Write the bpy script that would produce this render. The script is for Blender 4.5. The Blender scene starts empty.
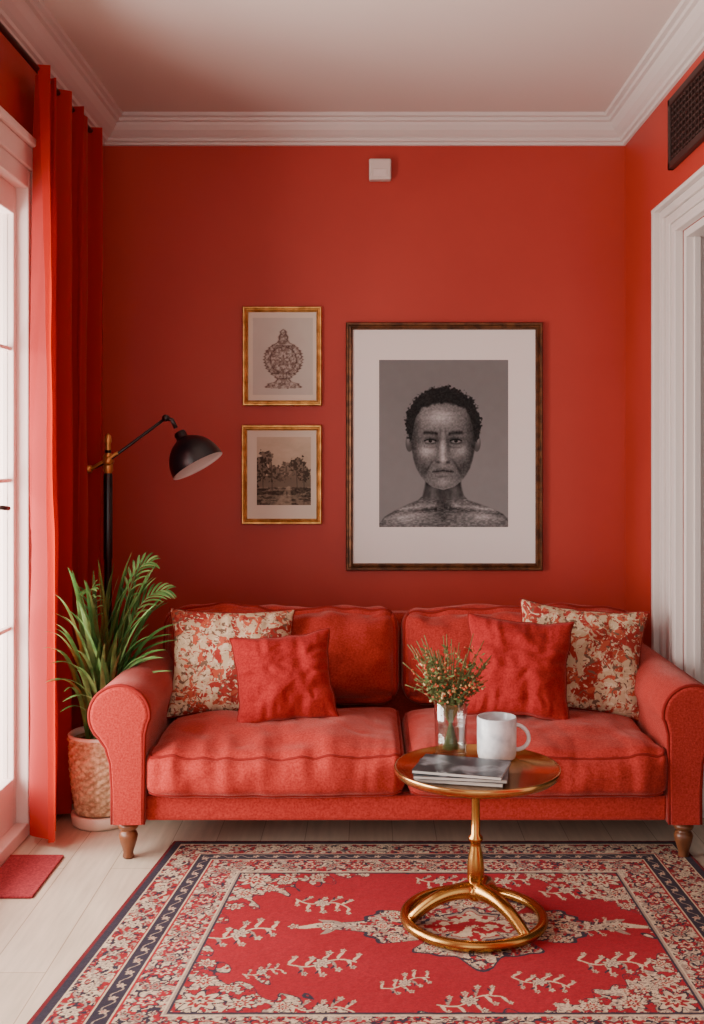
import bpy, bmesh, math, random
import numpy as np
from mathutils import Vector, Matrix, noise
random.seed(7)
F=1100.0; VX=370.0; VY=455.0; H=1.4
def P(px,py,d): return Vector(((px-VX)/F*d, d, H+(VY-py)/F*d))
XL,XR,D,Y0,ZC=-1.274,1.217,5.25,-1.0,3.0

# ---------- colour / material helpers ----------
def lin(c):
    c=c/255.0
    return c/12.92 if c<=0.04045 else ((c+0.055)/1.055)**2.4
def col(r,g,b): return (lin(r),lin(g),lin(b),1.0)
def newmat(name):
    m=bpy.data.materials.new(name); m.use_nodes=True
    nt=m.node_tree; b=nt.nodes['Principled BSDF']
    return m,nt,b
def mat(name,c,rough=0.6,metal=0.0,c2=None,nscale=8.0,detail=4.0,bump=0.0,bscale=60.0,sheen=0.0,spec=None,stretch=None,lo=0.35,hi=0.65,bdist=0.002):
    m,nt,b=newmat(name)
    b.inputs['Base Color'].default_value=col(*c)
    b.inputs['Roughness'].default_value=rough
    b.inputs['Metallic'].default_value=metal
    if spec is not None: b.inputs['Specular IOR Level'].default_value=spec
    if sheen:
        b.inputs['Sheen Weight'].default_value=sheen
        b.inputs['Sheen Roughness'].default_value=0.35
        b.inputs['Sheen Tint'].default_value=(1,.55,.48,1)
    tc=nt.nodes.new('ShaderNodeTexCoord')
    vec=tc.outputs['Object']
    if stretch:
        mp=nt.nodes.new('ShaderNodeMapping'); mp.inputs['Scale'].default_value=stretch
        nt.links.new(vec,mp.inputs['Vector']); vec=mp.outputs['Vector']
    if c2:
        n=nt.nodes.new('ShaderNodeTexNoise'); n.inputs['Scale'].default_value=nscale; n.inputs['Detail'].default_value=detail
        nt.links.new(vec,n.inputs['Vector'])
        r=nt.nodes.new('ShaderNodeValToRGB')
        r.color_ramp.elements[0].position=lo; r.color_ramp.elements[1].position=hi
        r.color_ramp.elements[0].color=col(*c); r.color_ramp.elements[1].color=col(*c2)
        nt.links.new(n.outputs['Fac'],r.inputs['Fac']); nt.links.new(r.outputs['Color'],b.inputs['Base Color'])
    if bump:
        n2=nt.nodes.new('ShaderNodeTexNoise'); n2.inputs['Scale'].default_value=bscale; n2.inputs['Detail'].default_value=3
        nt.links.new(vec,n2.inputs['Vector'])
        bp=nt.nodes.new('ShaderNodeBump'); bp.inputs['Strength'].default_value=bump; bp.inputs['Distance'].default_value=bdist
        nt.links.new(n2.outputs['Fac'],bp.inputs['Height']); nt.links.new(bp.outputs['Normal'],b.inputs['Normal'])
    return m
def vcmat(name,rough=0.9,bump=0.0,bscale=300,sheen=0.0):
    m=mat(name,(128,128,128),rough,bump=bump,bscale=bscale,sheen=sheen,spec=0.2)
    nt=m.node_tree; a=nt.nodes.new('ShaderNodeAttribute'); a.attribute_name='Col'
    nt.links.new(a.outputs['Color'],nt.nodes['Principled BSDF'].inputs['Base Color'])
    return m

# ---------- object helpers ----------
def link(o): bpy.context.scene.collection.objects.link(o); return o
def group(name,loc):
    e=bpy.data.objects.new(name,None); e.empty_display_size=0.1; e.location=loc
    return link(e)
def par(o,g):
    if g is not None:
        o.parent=g; o.matrix_parent_inverse=Matrix.Translation(g.location).inverted()
    return o
def mk(name,verts,faces,m,g=None,smooth=True,mats=None,fm=None):
    me=bpy.data.meshes.new(name); me.from_pydata([tuple(v) for v in verts],[],faces); me.update()
    o=link(bpy.data.objects.new(name,me))
    for mm in (mats or [m]): me.materials.append(mm)
    if fm: me.polygons.foreach_set('material_index',fm)
    me.polygons.foreach_set('use_smooth',[smooth]*len(me.polygons))
    return par(o,g)
def fixn(o):
    bm=bmesh.new(); bm.from_mesh(o.data); bmesh.ops.recalc_face_normals(bm,faces=bm.faces); bm.to_mesh(o.data); bm.free(); return o
def sub(o,l=1):
    md=o.modifiers.new('sub','SUBSURF'); md.levels=l; md.render_levels=l; return o
def box(name,x0,x1,y0,y1,z0,z1,m,g=None,bev=0.0,rot=None,seg=2):
    bm=bmesh.new(); bmesh.ops.create_cube(bm,size=1)
    for v in bm.verts: v.co=Vector((v.co.x*(x1-x0),v.co.y*(y1-y0),v.co.z*(z1-z0)))
    if bev: bmesh.ops.bevel(bm,geom=list(bm.edges),offset=bev,segments=seg,affect='EDGES',profile=0.5)
    if rot: bmesh.ops.rotate(bm,verts=bm.verts,matrix=Matrix.Rotation(rot,3,'Z'))
    me=bpy.data.meshes.new(name); bm.to_mesh(me); bm.free()
    me.materials.append(m)
    o=link(bpy.data.objects.new(name,me)); o.location=((x0+x1)/2,(y0+y1)/2,(z0+z1)/2)
    return par(o,g)
def lathe_data(prof,c,n=40,axis=None):
    vs=[];fs=[]
    q=Vector((0,0,1)).rotation_difference(Vector(axis).normalized()) if axis is not None else None
    for (r,z) in prof:
        for i in range(n):
            a=2*math.pi*i/n; v=Vector((r*math.cos(a),r*math.sin(a),z))
            if q: v=q@v
            vs.append(v+Vector(c))
    for j in range(len(prof)-1):
        for i in range(n):
            i2=(i+1)%n; fs.append((j*n+i,j*n+i2,(j+1)*n+i2,(j+1)*n+i))
    return vs,fs
def lathe(name,prof,c,m,g=None,n=40,axis=None,smooth=True):
    vs,fs=lathe_data(prof,c,n,axis)
    return mk(name,vs,fs,m,g,smooth)
def tube_data(pts,rad,n=8,closed=False):
    pts=[Vector(p) for p in pts]; k=len(pts)
    if not hasattr(rad,'__len__'): rad=[rad]*k
    vs=[];fs=[]; prev=None
    for i,p in enumerate(pts):
        if closed: t=(pts[(i+1)%k]-pts[i-1])
        else: t=pts[min(i+1,k-1)]-pts[max(i-1,0)]
        t.normalize()
        if prev is None:
            up=Vector((0,0,1)) if abs(t.z)<0.9 else Vector((1,0,0))
            nrm=t.cross(up).normalized()
        else:
            nrm=(prev-t*prev.dot(t)); nrm=nrm.normalized() if nrm.length>1e-6 else t.orthogonal().normalized()
        prev=nrm; b=t.cross(nrm)
        for j in range(n):
            a=2*math.pi*j/n; vs.append(p+(nrm*math.cos(a)+b*math.sin(a))*rad[i])
    rng=k if closed else k-1
    for i in range(rng):
        i2=(i+1)%k
        for j in range(n):
            j2=(j+1)%n; fs.append((i*n+j,i*n+j2,i2*n+j2,i2*n+j))
    if not closed:
        fs.append(tuple(range(n-1,-1,-1))); fs.append(tuple((k-1)*n+j for j in range(n)))
    return vs,fs
def tube(name,pts,rad,m,g=None,n=10,closed=False):
    vs,fs=tube_data(pts,rad,n,closed); return mk(name,vs,fs,m,g)
class Acc:
    def __init__(s): s.v=[];s.f=[];s.m=[]
    def add(s,d,mi=0):
        o=len(s.v); s.v+=list(d[0]); s.f+=[tuple(i+o for i in f) for f in d[1]]; s.m+=[mi]*len(d[1])
    def make(s,name,mats,g=None,smooth=True): return mk(name,s.v,s.f,None,g,smooth,mats,s.m)
def bez(p0,p1,p2,n):
    return [Vector(p0)*(1-t)**2+Vector(p1)*2*t*(1-t)+Vector(p2)*t*t for t in [i/(n-1) for i in range(n)]]

# ---------- materials ----------
M_wall=mat('wall_paint_red',(166,46,35),0.5,c2=(172,50,38),nscale=2.0,bump=0.12,bscale=120,spec=0.4)
M_ceil=mat('ceiling_paint',(208,190,182),0.8)
M_trim=mat('trim_paint',(204,192,187),0.45)
M_sofa=mat('sofa_fabric',(144,31,27),0.9,c2=(184,60,51),nscale=150,detail=6,bump=0.7,bscale=420,sheen=0.3,lo=.3,hi=.75,spec=.2)
M_pipe=mat('sofa_piping',(126,26,22),0.9,bump=0.3,bscale=400,sheen=0.1,spec=.2)
M_pillow=mat('pillow_fabric',(138,24,25),0.9,c2=(162,40,38),nscale=150,bump=0.4,bscale=500,sheen=0.2,spec=.2)
M_wood=mat('leg_wood',(122,70,40),0.4,c2=(84,46,26),nscale=20,stretch=(1,1,.2))
M_brass=mat('brass',(196,148,82),0.24,.97,c2=(166,120,62),nscale=9)
M_gold=mat('gilt',(220,172,100),0.34,.85,c2=(170,122,62),nscale=25)
M_bronze=mat('bronze_frame',(116,74,44),0.38,0.6,c2=(70,42,25),nscale=30)
M_black=mat('black_metal',(8,10,15),0.3,0.0,spec=.6)
M_white=mat('ceramic_white',(222,222,224),0.25,c2=(182,186,192),nscale=24)
M_mat=mat('mat_board',(230,222,218),0.9)
M_mat2=mat('mat_board_cream',(214,206,190),0.9)
M_basket=mat('wicker',(218,184,146),0.8,c2=(160,122,88),nscale=60,bump=.4,bscale=200)
M_leaf=mat('palm_leaf',(44,88,42),0.45,c2=(80,126,62),nscale=14,spec=.4)
M_leaf2=mat('palm_leaf_light',(132,168,100),0.5,c2=(78,124,62),nscale=14)
M_soil=mat('soil',(40,28,20),0.95,bump=.6,bscale=80)
M_dark=mat('grille_dark',(46,22,17),0.5)
M_rod=mat('rod_metal',(56,24,18),0.4,0.5)
def glass_thin(name,fac,lw=False,tint=(1,1,1,1)):
    m=bpy.data.materials.new(name); m.use_nodes=True; nt=m.node_tree; nt.nodes.clear()
    o=nt.nodes.new('ShaderNodeOutputMaterial'); mx=nt.nodes.new('ShaderNodeMixShader'); t=nt.nodes.new('ShaderNodeBsdfTransparent'); gl=nt.nodes.new('ShaderNodeBsdfGlossy')
    t.inputs[0].default_value=tint
    gl.inputs['Roughness'].default_value=0.02; mx.inputs[0].default_value=fac
    if lw:
        l=nt.nodes.new('ShaderNodeLayerWeight'); l.inputs[0].default_value=.35
        mm=nt.nodes.new('ShaderNodeMath'); mm.operation='MULTIPLY_ADD'; mm.inputs[1].default_value=.6; mm.inputs[2].default_value=.05
        nt.links.new(l.outputs['Facing'],mm.inputs[0]); nt.links.new(mm.outputs[0],mx.inputs[0])
    nt.links.new(t.outputs[0],mx.inputs[1]); nt.links.new(gl.outputs[0],mx.inputs[2]); nt.links.new(mx.outputs[0],o.inputs[0]); return m
M_pane=glass_thin('window_glass',.05)
M_glass=glass_thin('vase_glass',.1,True,(.97,.98,.97,1))
M_water=glass_thin('water',.05,True,(.93,.95,.92,1))

# floor planks
def floor_mat():
    m,nt,b=newmat('floor_planks')
    tc=nt.nodes.new('ShaderNodeTexCoord'); mp=nt.nodes.new('ShaderNodeMapping'); mp.inputs['Rotation'].default_value=(0,0,math.pi/2)
    br=nt.nodes.new('ShaderNodeTexBrick'); br.inputs['Scale'].default_value=1.0; br.inputs['Brick Width'].default_value=1.5; br.inputs['Row Height'].default_value=0.16
    br.inputs['Mortar Size'].default_value=0.0015; br.inputs['Color1'].default_value=col(220,200,178); br.inputs['Color2'].default_value=col(208,186,162); br.inputs['Mortar'].default_value=col(160,136,112)
    nt.links.new(tc.outputs['Object'],mp.inputs[0]); nt.links.new(mp.outputs[0],br.inputs['Vector'])
    n=nt.nodes.new('ShaderNodeTexNoise'); n.inputs['Scale'].default_value=6; n.inputs['Detail'].default_value=8
    mp2=nt.nodes.new('ShaderNodeMapping'); mp2.inputs['Scale'].default_value=(8,.8,1); nt.links.new(tc.outputs['Object'],mp2.inputs[0]); nt.links.new(mp2.outputs[0],n.inputs['Vector'])
    mx=nt.nodes.new('ShaderNodeMixRGB'); mx.blend_type='MULTIPLY'; mx.inputs[0].default_value=0.45
    nt.links.new(br.outputs['Color'],mx.inputs[1]); nt.links.new(n.outputs['Fac'],mx.inputs[2]); nt.links.new(mx.outputs[0],b.inputs['Base Color'])
    b.inputs['Roughness'].default_value=0.4
    return m
M_floor=floor_mat()

# patterned pillow
def pat_mat():
    m,nt,b=newmat('floral_fabric'); b.inputs['Roughness'].default_value=0.9
    tc=nt.nodes.new('ShaderNodeTexCoord')
    def nz(scale,det,dist=0):
        n=nt.nodes.new('ShaderNodeTexNoise'); n.inputs['Scale'].default_value=scale; n.inputs['Detail'].default_value=det; n.inputs['Distortion'].default_value=dist
        nt.links.new(tc.outputs['Object'],n.inputs['Vector']); return n
    def step(src,a,e=0.03):
        r=nt.nodes.new('ShaderNodeValToRGB'); r.color_ramp.elements[0].position=a; r.color_ramp.elements[1].position=a+e; nt.links.new(src,r.inputs[0]); return r.outputs[0]
    def mix(f,a,c):
        x=nt.nodes.new('ShaderNodeMixRGB'); nt.links.new(f,x.inputs[0])
        if isinstance(a,tuple): x.inputs[1].default_value=a
        else: nt.links.new(a,x.inputs[1])
        x.inputs[2].default_value=c; return x.outputs[0]
    c=mix(step(nz(7,3,1.2).outputs[0],.50,.02),col(196,172,138),col(158,42,32))
    c=mix(step(nz(18,3,1.5).outputs[0],.55),c,col(180,78,52))
    c=mix(step(nz(24,3,2.5).outputs[0],.57),c,col(212,192,160))
    c=mix(step(nz(30,4,1.5).outputs[0],.58),c,col(112,84,66))
    c=mix(step(nz(52,2,.8).outputs[0],.62),c,col(144,32,26))
    nt.links.new(c,b.inputs['Base Color'])
    n=nz(400,2); bp=nt.nodes.new('ShaderNodeBump'); bp.inputs['Strength'].default_value=.3; bp.inputs['Distance'].default_value=.002
    nt.links.new(n.outputs[0],bp.inputs['Height']); nt.links.new(bp.outputs[0],b.inputs['Normal'])
    return m
M_pat=pat_mat()

def curtain_mat():
    m,nt,b=newmat('curtain_fabric'); out=[n for n in nt.nodes if n.type=='OUTPUT_MATERIAL'][0]
    b.inputs['Base Color'].default_value=col(164,24,17); b.inputs['Roughness'].default_value=.8; b.inputs['Sheen Weight'].default_value=.1
    t=nt.nodes.new('ShaderNodeBsdfTranslucent'); t.inputs[0].default_value=col(234,58,32)
    mx=nt.nodes.new('ShaderNodeMixShader'); mx.inputs[0].default_value=.42
    nt.links.new(b.outputs[0],mx.inputs[1]); nt.links.new(t.outputs[0],mx.inputs[2]); nt.links.new(mx.outputs[0],out.inputs[0])
    return m
M_curt=curtain_mat()

# ---------- room shell ----------
T=.2
box('floor',XL-.2,2.6,Y0,D+T,-.1,0,M_floor)
box('ceiling',XL-T,2.6,Y0,D+T,ZC,ZC+.1,M_ceil)
box('wall_back',XL-T,2.6,D,D+T,0,ZC,M_wall)
WY0,WY1,WZ=1.5,4.08,2.45  # window opening widened out of view, towards the camera, to admit more daylight
g=group('wall_left',(XL,2,0))
box('wall_part_far',XL-T,XL,WY1,D,0,ZC,M_wall,g)
box('wall_part_near',XL-T,XL,Y0,WY0,0,ZC,M_wall,g)
box('wall_part_header',XL-T,XL,WY0,WY1,WZ,ZC,M_wall,g)
DY0,DY1,DZ=2.9,4.27,2.27
g=group('wall_right',(XR,2,0)); TR=.08
box('wall_part_far',XR,XR+TR,DY1,D,0,ZC,M_wall,g)
box('wall_part_near',XR,XR+TR,Y0,DY0,0,ZC,M_wall,g)
box('wall_part_header',XR,XR+TR,DY0,DY1,DZ,ZC,M_wall,g)
M_hall=mat('hall_paint',(70,56,48),0.8)
box('wall_hallway',2.5,2.6,Y0,D,0,ZC,M_hall)
box('ground',-9,XL-.2,-4,9,-.2,-.1,mat('patio_stone',(200,196,188),.9,c2=(174,170,160),nscale=3))

# crown molding
prof=[(0,2.875),(.012,2.877),(.016,2.888),(.028,2.892),(.032,2.905),(.046,2.914),(.066,2.932),(.08,2.953),(.084,2.964),(.098,2.968),(.101,2.981),(.118,2.985),(.121,3.0)]
vs=[]
for (o,z) in prof:
    vs+= [(XL+o,Y0,z),(XL+o,D-o,z),(XR-o,D-o,z),(XR-o,Y0,z)]
fs=[]
for j in range(len(prof)-1):
    for i in range(3): fs.append((j*4+i,j*4+i+1,(j+1)*4+i+1,(j+1)*4+i))
mk('crown_molding',vs,fs,M_trim,None,False)
CW=.32
box('baseboard_back',XL,XR,D-.018,D,0,.14,M_trim,None,.004)
box('baseboard_left',XL,XL+.018,WY1+.14,D-.018,0,.14,M_trim,None,.004)
box('baseboard_right',XR-.018,XR,DY1+CW+.01,D-.018,0,.14,M_trim,None,.004)

# right door casing
g=group('door_1',(XR,3.6,0))
steps=[(0,.14,.034),(.14,.30,.022),(.30,.38,.03),(.38,.62,.016),(.62,.70,.028),(.70,.88,.02),(.88,1,.044)]
for i,(a,b,t) in enumerate(steps):
    top=DZ+CW*.47*b
    box('casing_far_%d'%i,XR-t,XR-.0005,DY1+a*CW,DY1+b*CW,0,top,M_trim,g,.004)
    box('casing_near_%d'%i,XR-t,XR-.0005,DY0-b*CW,DY0-a*CW,0,top,M_trim,g,.004)
    box('casing_head_%d'%i,XR-t-.001,XR-.0005,DY0-b*CW,DY1+b*CW,DZ+CW*.47*a,top,M_trim,g,.004)
box('jamb_far',XR,XR+TR+.01,DY1-.03,DY1,0,DZ,M_trim,g,.003)
box('jamb_near',XR,XR+TR+.01,DY0,DY0+.03,0,DZ,M_trim,g,.003)
box('jamb_head',XR,XR+TR+.01,DY0+.03,DY1-.03,DZ-.03,DZ,M_trim,g,.003)
box('stop_far',XR+.03,XR+.055,DY1-.045,DY1-.03,0,DZ-.03,M_trim,g,.002)

# vent grille on right wall
g=group('wall_vent_grille',(XR,4.1,2.68))
a0,a1,b0,b1=3.82,4.41,2.54,2.82
box('back_plate',XR-.006,XR-.0005,a0+.02,a1-.02,b0+.02,b1-.02,mat('vent_shadow',(24,12,10),.9),g)
box('rail_1',XR-.025,XR-.0005,a0,a1,b0,b0+.03,M_dark,g,.004); box('rail_2',XR-.025,XR-.0005,a0,a1,b1-.03,b1,M_dark,g,.004)
box('stile_1',XR-.025,XR-.0005,a0,a0+.03,b0,b1,M_dark,g,.004); box('stile_2',XR-.025,XR-.0005,a1-.03,a1,b0,b1,M_dark,g,.004)
for i in range(9):
    z=b0+.04+i*.025; box('slat_%d'%i,XR-.018,XR-.004,a0+.03,a1-.03,z,z+.008,M_dark,g)
for i in range(12):
    y=a0+.06+i*.042; box('bar_%d'%i,XR-.02,XR-.004,y,y+.006,b0+.03,b1-.03,M_dark,g)

# left french window
M_wf=mat('window_frame_paint',(228,204,196),.45)
g=group('window_1',(XL,2.8,0))
box('frame_jamb_far',XL-.14,XL+.02,WY1-.04,WY1,0,WZ,M_wf,g,.005)
box('frame_jamb_near',XL-.14,XL+.02,WY0,WY0+.04,0,WZ,M_wf,g,.005)
box('frame_head',XL-.14,XL+.02,WY0+.04,WY1-.04,WZ-.07,WZ,M_wf,g,.005)
box('frame_sill',XL-.14,XL+.02,WY0+.04,WY1-.04,0,.05,M_wf,g,.005)
box('casing_far',XL+.0005,XL+.03,WY1,WY1+.12,0,WZ+.08,M_wf,g,.006)
box('casing_near',XL+.0005,XL+.03,WY0-.12,WY0,0,WZ+.08,M_wf,g,.006)
box('casing_head',XL+.0005,XL+.03,WY0,WY1,WZ,WZ+.08,M_wf,g,.006)
box('casing_cap',XL+.0005,XL+.05,WY0-.14,WY1+.14,WZ+.08,WZ+.11,M_wf,g,.006)
leaves=[(1.54,2.28),(2.28,3.02),(3.02,3.78),(3.78,4.04)]  # nearest leaves are unseen, added to fill the widened opening
for k,(a,b) in enumerate(leaves):
    st=.055 if k<3 else .028
    box('leaf%d_stile_a'%k,XL-.07,XL-.025,a,a+st,.05,WZ-.07,M_wf,g,.004)
    box('leaf%d_stile_b'%k,XL-.07,XL-.025,b-st,b,.05,WZ-.07,M_wf,g,.004)
    box('leaf%d_rail_top'%k,XL-.07,XL-.025,a+st,b-st,WZ-.17,WZ-.07,M_wf,g,.004)
    box('leaf%d_rail_bottom'%k,XL-.07,XL-.025,a+st,b-st,.05,.22,M_wf,g,.004)
    for z in (.76,1.3,1.78):
        box('leaf%d_muntin_%d'%(k,int(z*100)),XL-.06,XL-.035,a+st,b-st,z,z+.014,M_wf,g,.002)
    box('leaf%d_glass'%k,XL-.05,XL-.046,a+st,b-st,.22,WZ-.17,M_pane,g)
tube('handle',[(XL-.03,3.755,1.22),(XL+.01,3.755,1.22),(XL+.02,3.755,1.22),(XL+.022,3.81,1.215)],.008,M_dark,g)
box('handle_plate',XL-.028,XL-.02,3.735,3.775,1.13,1.31,M_dark,g,.003)

# curtain
def curtain():
    nu,nv=300,60; vs=[];fs=[]
    ztop,zbot=2.80,.03
    for j in range(nv+1):
        v=j/nv; z=ztop+(zbot-ztop)*v
        for i in range(nu+1):
            u=i/nu
            y0=3.93-.06*v; y1=4.74-.08*v
            y=y0+(y1-y0)*(u+.03*math.sin(u*15+v))
            ph=u*2*math.pi*5.5+.8*math.sin(u*7+v*1.6)
            amp=(.034+.016*v)*(1+.3*math.sin(u*13+1))
            sn=math.sin(ph)
            x=-1.192+amp*sn+.009*math.sin(ph*2.3+v*3)+.014*v*noise.noise(Vector((u*14,v*4,0)))+.005*noise.noise(Vector((u*30,v*10,3)))
            if y<4.0: x+= .02*v
            x=min(x,-1.138+.02*v*(y<4.0))
            y+=.022*math.cos(ph*1.0+1)
            vs.append((max(x,-1.242),y,z))
    for j in range(nv):
        for i in range(nu):
            a=j*(nu+1)+i; fs.append((a,a+1,a+nu+2,a+nu+1))
    return mk('curtain',vs,fs,M_curt)
curtain()
RZ=2.785
g=group('curtain_rod',(-1.195,4.4,RZ))
tube('rod',[(-1.195,Y0+2.0,RZ),(-1.195,4.80,RZ)],.011,M_rod,g)
for i,y in enumerate((1.3,3.4,4.78)):
    box('bracket_%d'%i,XL+.0005,-1.185,y-.01,y+.01,RZ-.025,RZ-.003,M_rod,g,.003)
    box('bracket_plate_%d'%i,XL+.0005,XL+.012,y-.025,y+.025,RZ-.055,RZ+.025,M_rod,g,.003)
lathe('finial_near',[(0,0),(.02,.004),(.03,.02),(.03,.035),(.018,.05),(0,.055)],(-1.195,Y0+2.0,RZ),M_rod,g,16,(0,-1,0.0001))

# ---------- sofa ----------
SX=.125; SF=3.77; SB=4.80
sofa=group('sofa',(SX,4.28,0))
def rb(p,h,r):
    q=Vector((p[0]*h[0],p[1]*h[1],p[2]*h[2]))
    inn=Vector([max(-(h[i]-r),min(h[i]-r,q[i])) for i in range(3)])
    off=q-inn
    if off.length>1e-9: 
        m_=max(abs(off.x),abs(off.y),abs(off.z)); off=off.normalized()*r*(m_/r)
    return inn+off
def cushion(name,c,h,r,M,g,bul=(0,0,0),tilt=0,seed=0,wr=.004,pipes=('z+',),front_gather=False,prad=.0055,back=False):
    c=Vector(c); R=Matrix.Rotation(tilt,3,'X')
    def f(p):
        q=rb(p,h,r)
        x,y,z=p
        q.z+=bul[2]*(1-x**4)*(1-y*y)*(1 if z>0 else -.2)*abs(z)
        q.y+=(-bul[1] if y<0 else bul[1]*.3)*(1-x**4)*(1-z*z)*abs(y)
        q.x+=bul[0]*x*(1-y*y)*(1-z*z)
        nv=Vector((q.x*5+seed*7,q.y*5,q.z*5))
        w=noise.noise(nv)*wr*1.6+noise.noise(nv*2.6)*wr*.8
        q.z+=w*abs(z)*(1 if z>0 else 0); q.y-=w*abs(y)*(1 if y<0 else 0)*1.2
        if back:
            dd=abs(abs(x)-abs(z)*1.0); q.y+=.014*math.exp(-(dd/.10)**2)*(abs(x)**3)*(y<0)
            e=max(abs(x),abs(z)); al=(q.z if abs(x)>abs(z) else q.x)
            q.y-=noise.noise(Vector((al*26+seed,3*e,2)))*.012*(e**2)*(1-e**8)*(y<0)
        if front_gather:
            e=math.exp(-((y+1)/.5)**2)
            rd=1-abs(noise.noise(Vector((q.x*11+seed*3,q.y*2,q.z*2))))*2.2
            ga=rd*.006+noise.noise(Vector((q.x*16+seed*3,0,q.z*4)))*.010+noise.noise(Vector((q.x*42,seed,q.z*6)))*.006
            q.z+=ga*e*(z>0); q.y-=ga*(y<-.5)*(1-z*z*.5)
            q.z-=.012*(1-x*x)*e*(1 if z>0 else .3)
            if z>0:
                cr=abs(noise.noise(Vector((q.x*7+seed*5+q.y*3,q.y*3,1))))
                q.z-=.006*math.exp(-(cr/.07)**2)*(1-x**4)*(1-y**4)
        return c+R@q
    N=56; idx={}; vs=[]; fs=[]
    s=[math.sin(math.pi/2*(2*i/N-1)) for i in range(N+1)]
    s=[.5*a+.5*(2*i/N-1) for i,a in enumerate(s)]
    def vid(p):
        k=(round(p[0],6),round(p[1],6),round(p[2],6))
        if k not in idx: idx[k]=len(vs); vs.append(f(k))
        return idx[k]
    for ax in range(3):
        for sg in (-1,1):
            for i in range(N):
                for j in range(N):
                    def pt(a,b):
                        p=[0,0,0]; p[ax]=sg; p[(ax+1)%3]=s[a]; p[(ax+2)%3]=s[b]; return p
                    q=[vid(pt(i,j)),vid(pt(i+1,j)),vid(pt(i+1,j+1)),vid(pt(i,j+1))]
                    if sg<0: q.reverse()
                    fs.append(tuple(q))
    sub(mk(name,vs,fs,M,g))
    K=60; t=[math.sin(math.pi/2*(2*i/K-1)) for i in range(K)]
    for n_,pp in enumerate(pipes):
        if pp=='z+': loop=[(a,-1,1) for a in t]+[(1,a,1) for a in t]+[(-a,1,1) for a in t]+[(-1,-a,1) for a in t]
        if pp=='z-': loop=[(a,-1,-1) for a in t]+[(1,a,-1) for a in t]+[(-a,1,-1) for a in t]+[(-1,-a,-1) for a in t]
        if pp=='y0': loop=[(a,-.62,-1) for a in t]+[(1,-.62,a) for a in t]+[(-a,-.62,1) for a in t]+[(-1,-.62,-a) for a in t]
        pts=[f(p) for p in loop]; pts=[p for i,p in enumerate(pts) if (p-pts[i-1]).length>1e-4]
        tube(name+'_piping_%d'%n_,pts,prad,M_pipe,g,8,True)
for s_,n_ in ((-1,'left'),(1,'right')):
    cushion('seat_cushion_'+n_,(SX+s_*.4515,4.085,.302),(.449,.325,.082),.05,M_sofa,sofa,bul=(.0,.022,.050),seed=s_*3+5,wr=.008,pipes=('z+','z-'),front_gather=True)
    cushion('back_cushion_'+n_,(SX+s_*.489,4.545,.570),(.484,.105,.197),.088,M_sofa,sofa,bul=(0,.095,.008),tilt=-.22,seed=s_+11,wr=.016,pipes=('y0',),prad=.0065,back=True)
box('base_rail',SX-.905,SX+.905,SF+.035,SB,.133,.222,M_sofa,sofa,.012)
box('seat_deck',SX-.9,SX+.9,SF+.06,SB-.05,.215,.225,M_sofa,sofa)
bp=[(4.56,.2),(4.60,.45),(4.66,.70),(4.69,.725),(4.75,.73),(4.79,.70),(4.80,.6),(4.80,.14),(4.60,.14)]
vs=[];n=len(bp)
xs=[SX-1.0,SX-.98,SX+.98,SX+1.0]
for k,x in enumerate(xs):
    sc=.97 if k in (0,3) else 1
    for (y,z) in bp: vs.append((x,4.7+(y-4.7)*sc,.44+(z-.44)*sc))
fs=[tuple(range(n-1,-1,-1)),tuple(3*n+i for i in range(n))]
for k in range(3):
    for i in range(n): fs.append((k*n+i,k*n+(i+1)%n,(k+1)*n+(i+1)%n,(k+1)*n+i))
fixn(mk('back_frame',vs,fs,M_sofa,sofa,False)).modifiers.new('b','BEVEL').width=.01
def arm(sgn,name):
    cx,cz,r=-.985,.505,.108
    pr=[(-.900,.133),(-.900,.25),(-.898,.38),(-.895,.44),(-.885,.48)]
    for k in range(0,21):
        a=math.radians(-5+k*(232/20)); pr.append((cx+r*math.cos(a),cz+r*math.sin(a)))
    pr+=[(-1.035,.395),(-1.018,.34),(-1.012,.25),(-1.012,.133)]
    ys=[SF-.004,SF,SF+.008,SF+.022]+[SF+.022+.69*k/14 for k in range(1,15)]+[4.5,4.72,4.74]
    sc=[.84,.93,.98]+[1]*17+[.96]
    vs=[];n=len(pr)
    for y,s_ in zip(ys,sc):
        for (x,z) in pr:
            tx=(cx if z>.4 else -.956); tz=cz if z>.4 else z
            xx=tx+(x-tx)*s_; zz=tz+(z-tz)*s_
            w=(.008*noise.noise(Vector((x*6,y*7+sgn*9,z*6)))+.004*noise.noise(Vector((x*14,y*20+sgn*9,z*6)))) if SF+.03<y<4.7 else 0
            xx+=w
            vs.append((SX-xx if sgn>0 else SX+xx, y, zz+w*.8))
    fs=[tuple(range(n)),tuple((len(ys)-1)*n+i for i in range(n))]
    for k in range(len(ys)-1):
        for i in range(n): fs.append((k*n+i,k*n+(i+1)%n,(k+1)*n+(i+1)%n,(k+1)*n+i))
    o=fixn(mk('arm_'+name,vs,fs,M_sofa,sofa))
    for p in o.data.polygons:
        if len(p.vertices)>10: p.use_smooth=False
    X=(lambda x: SX-x) if sgn>0 else (lambda x: SX+x)
    loop=[(X((cx if z>.4 else -.956)+(x-(cx if z>.4 else -.956))*.965),SF+.004,(cz if z>.4 else z)+(z-(cz if z>.4 else z))*.965) for x,z in pr]
    tube('arm_piping_'+name,loop,.006,M_pipe,sofa,8)
arm(-1,'left'); arm(1,'right')
legp=[(0,0),(.016,0),(.02,.006),(.017,.02),(.02,.03),(.029,.06),(.033,.08),(.028,.092),(.02,.097),(.032,.104),(.035,.112),(.032,.12),(.026,.124),(.032,.136),(0,.136)]
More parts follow.
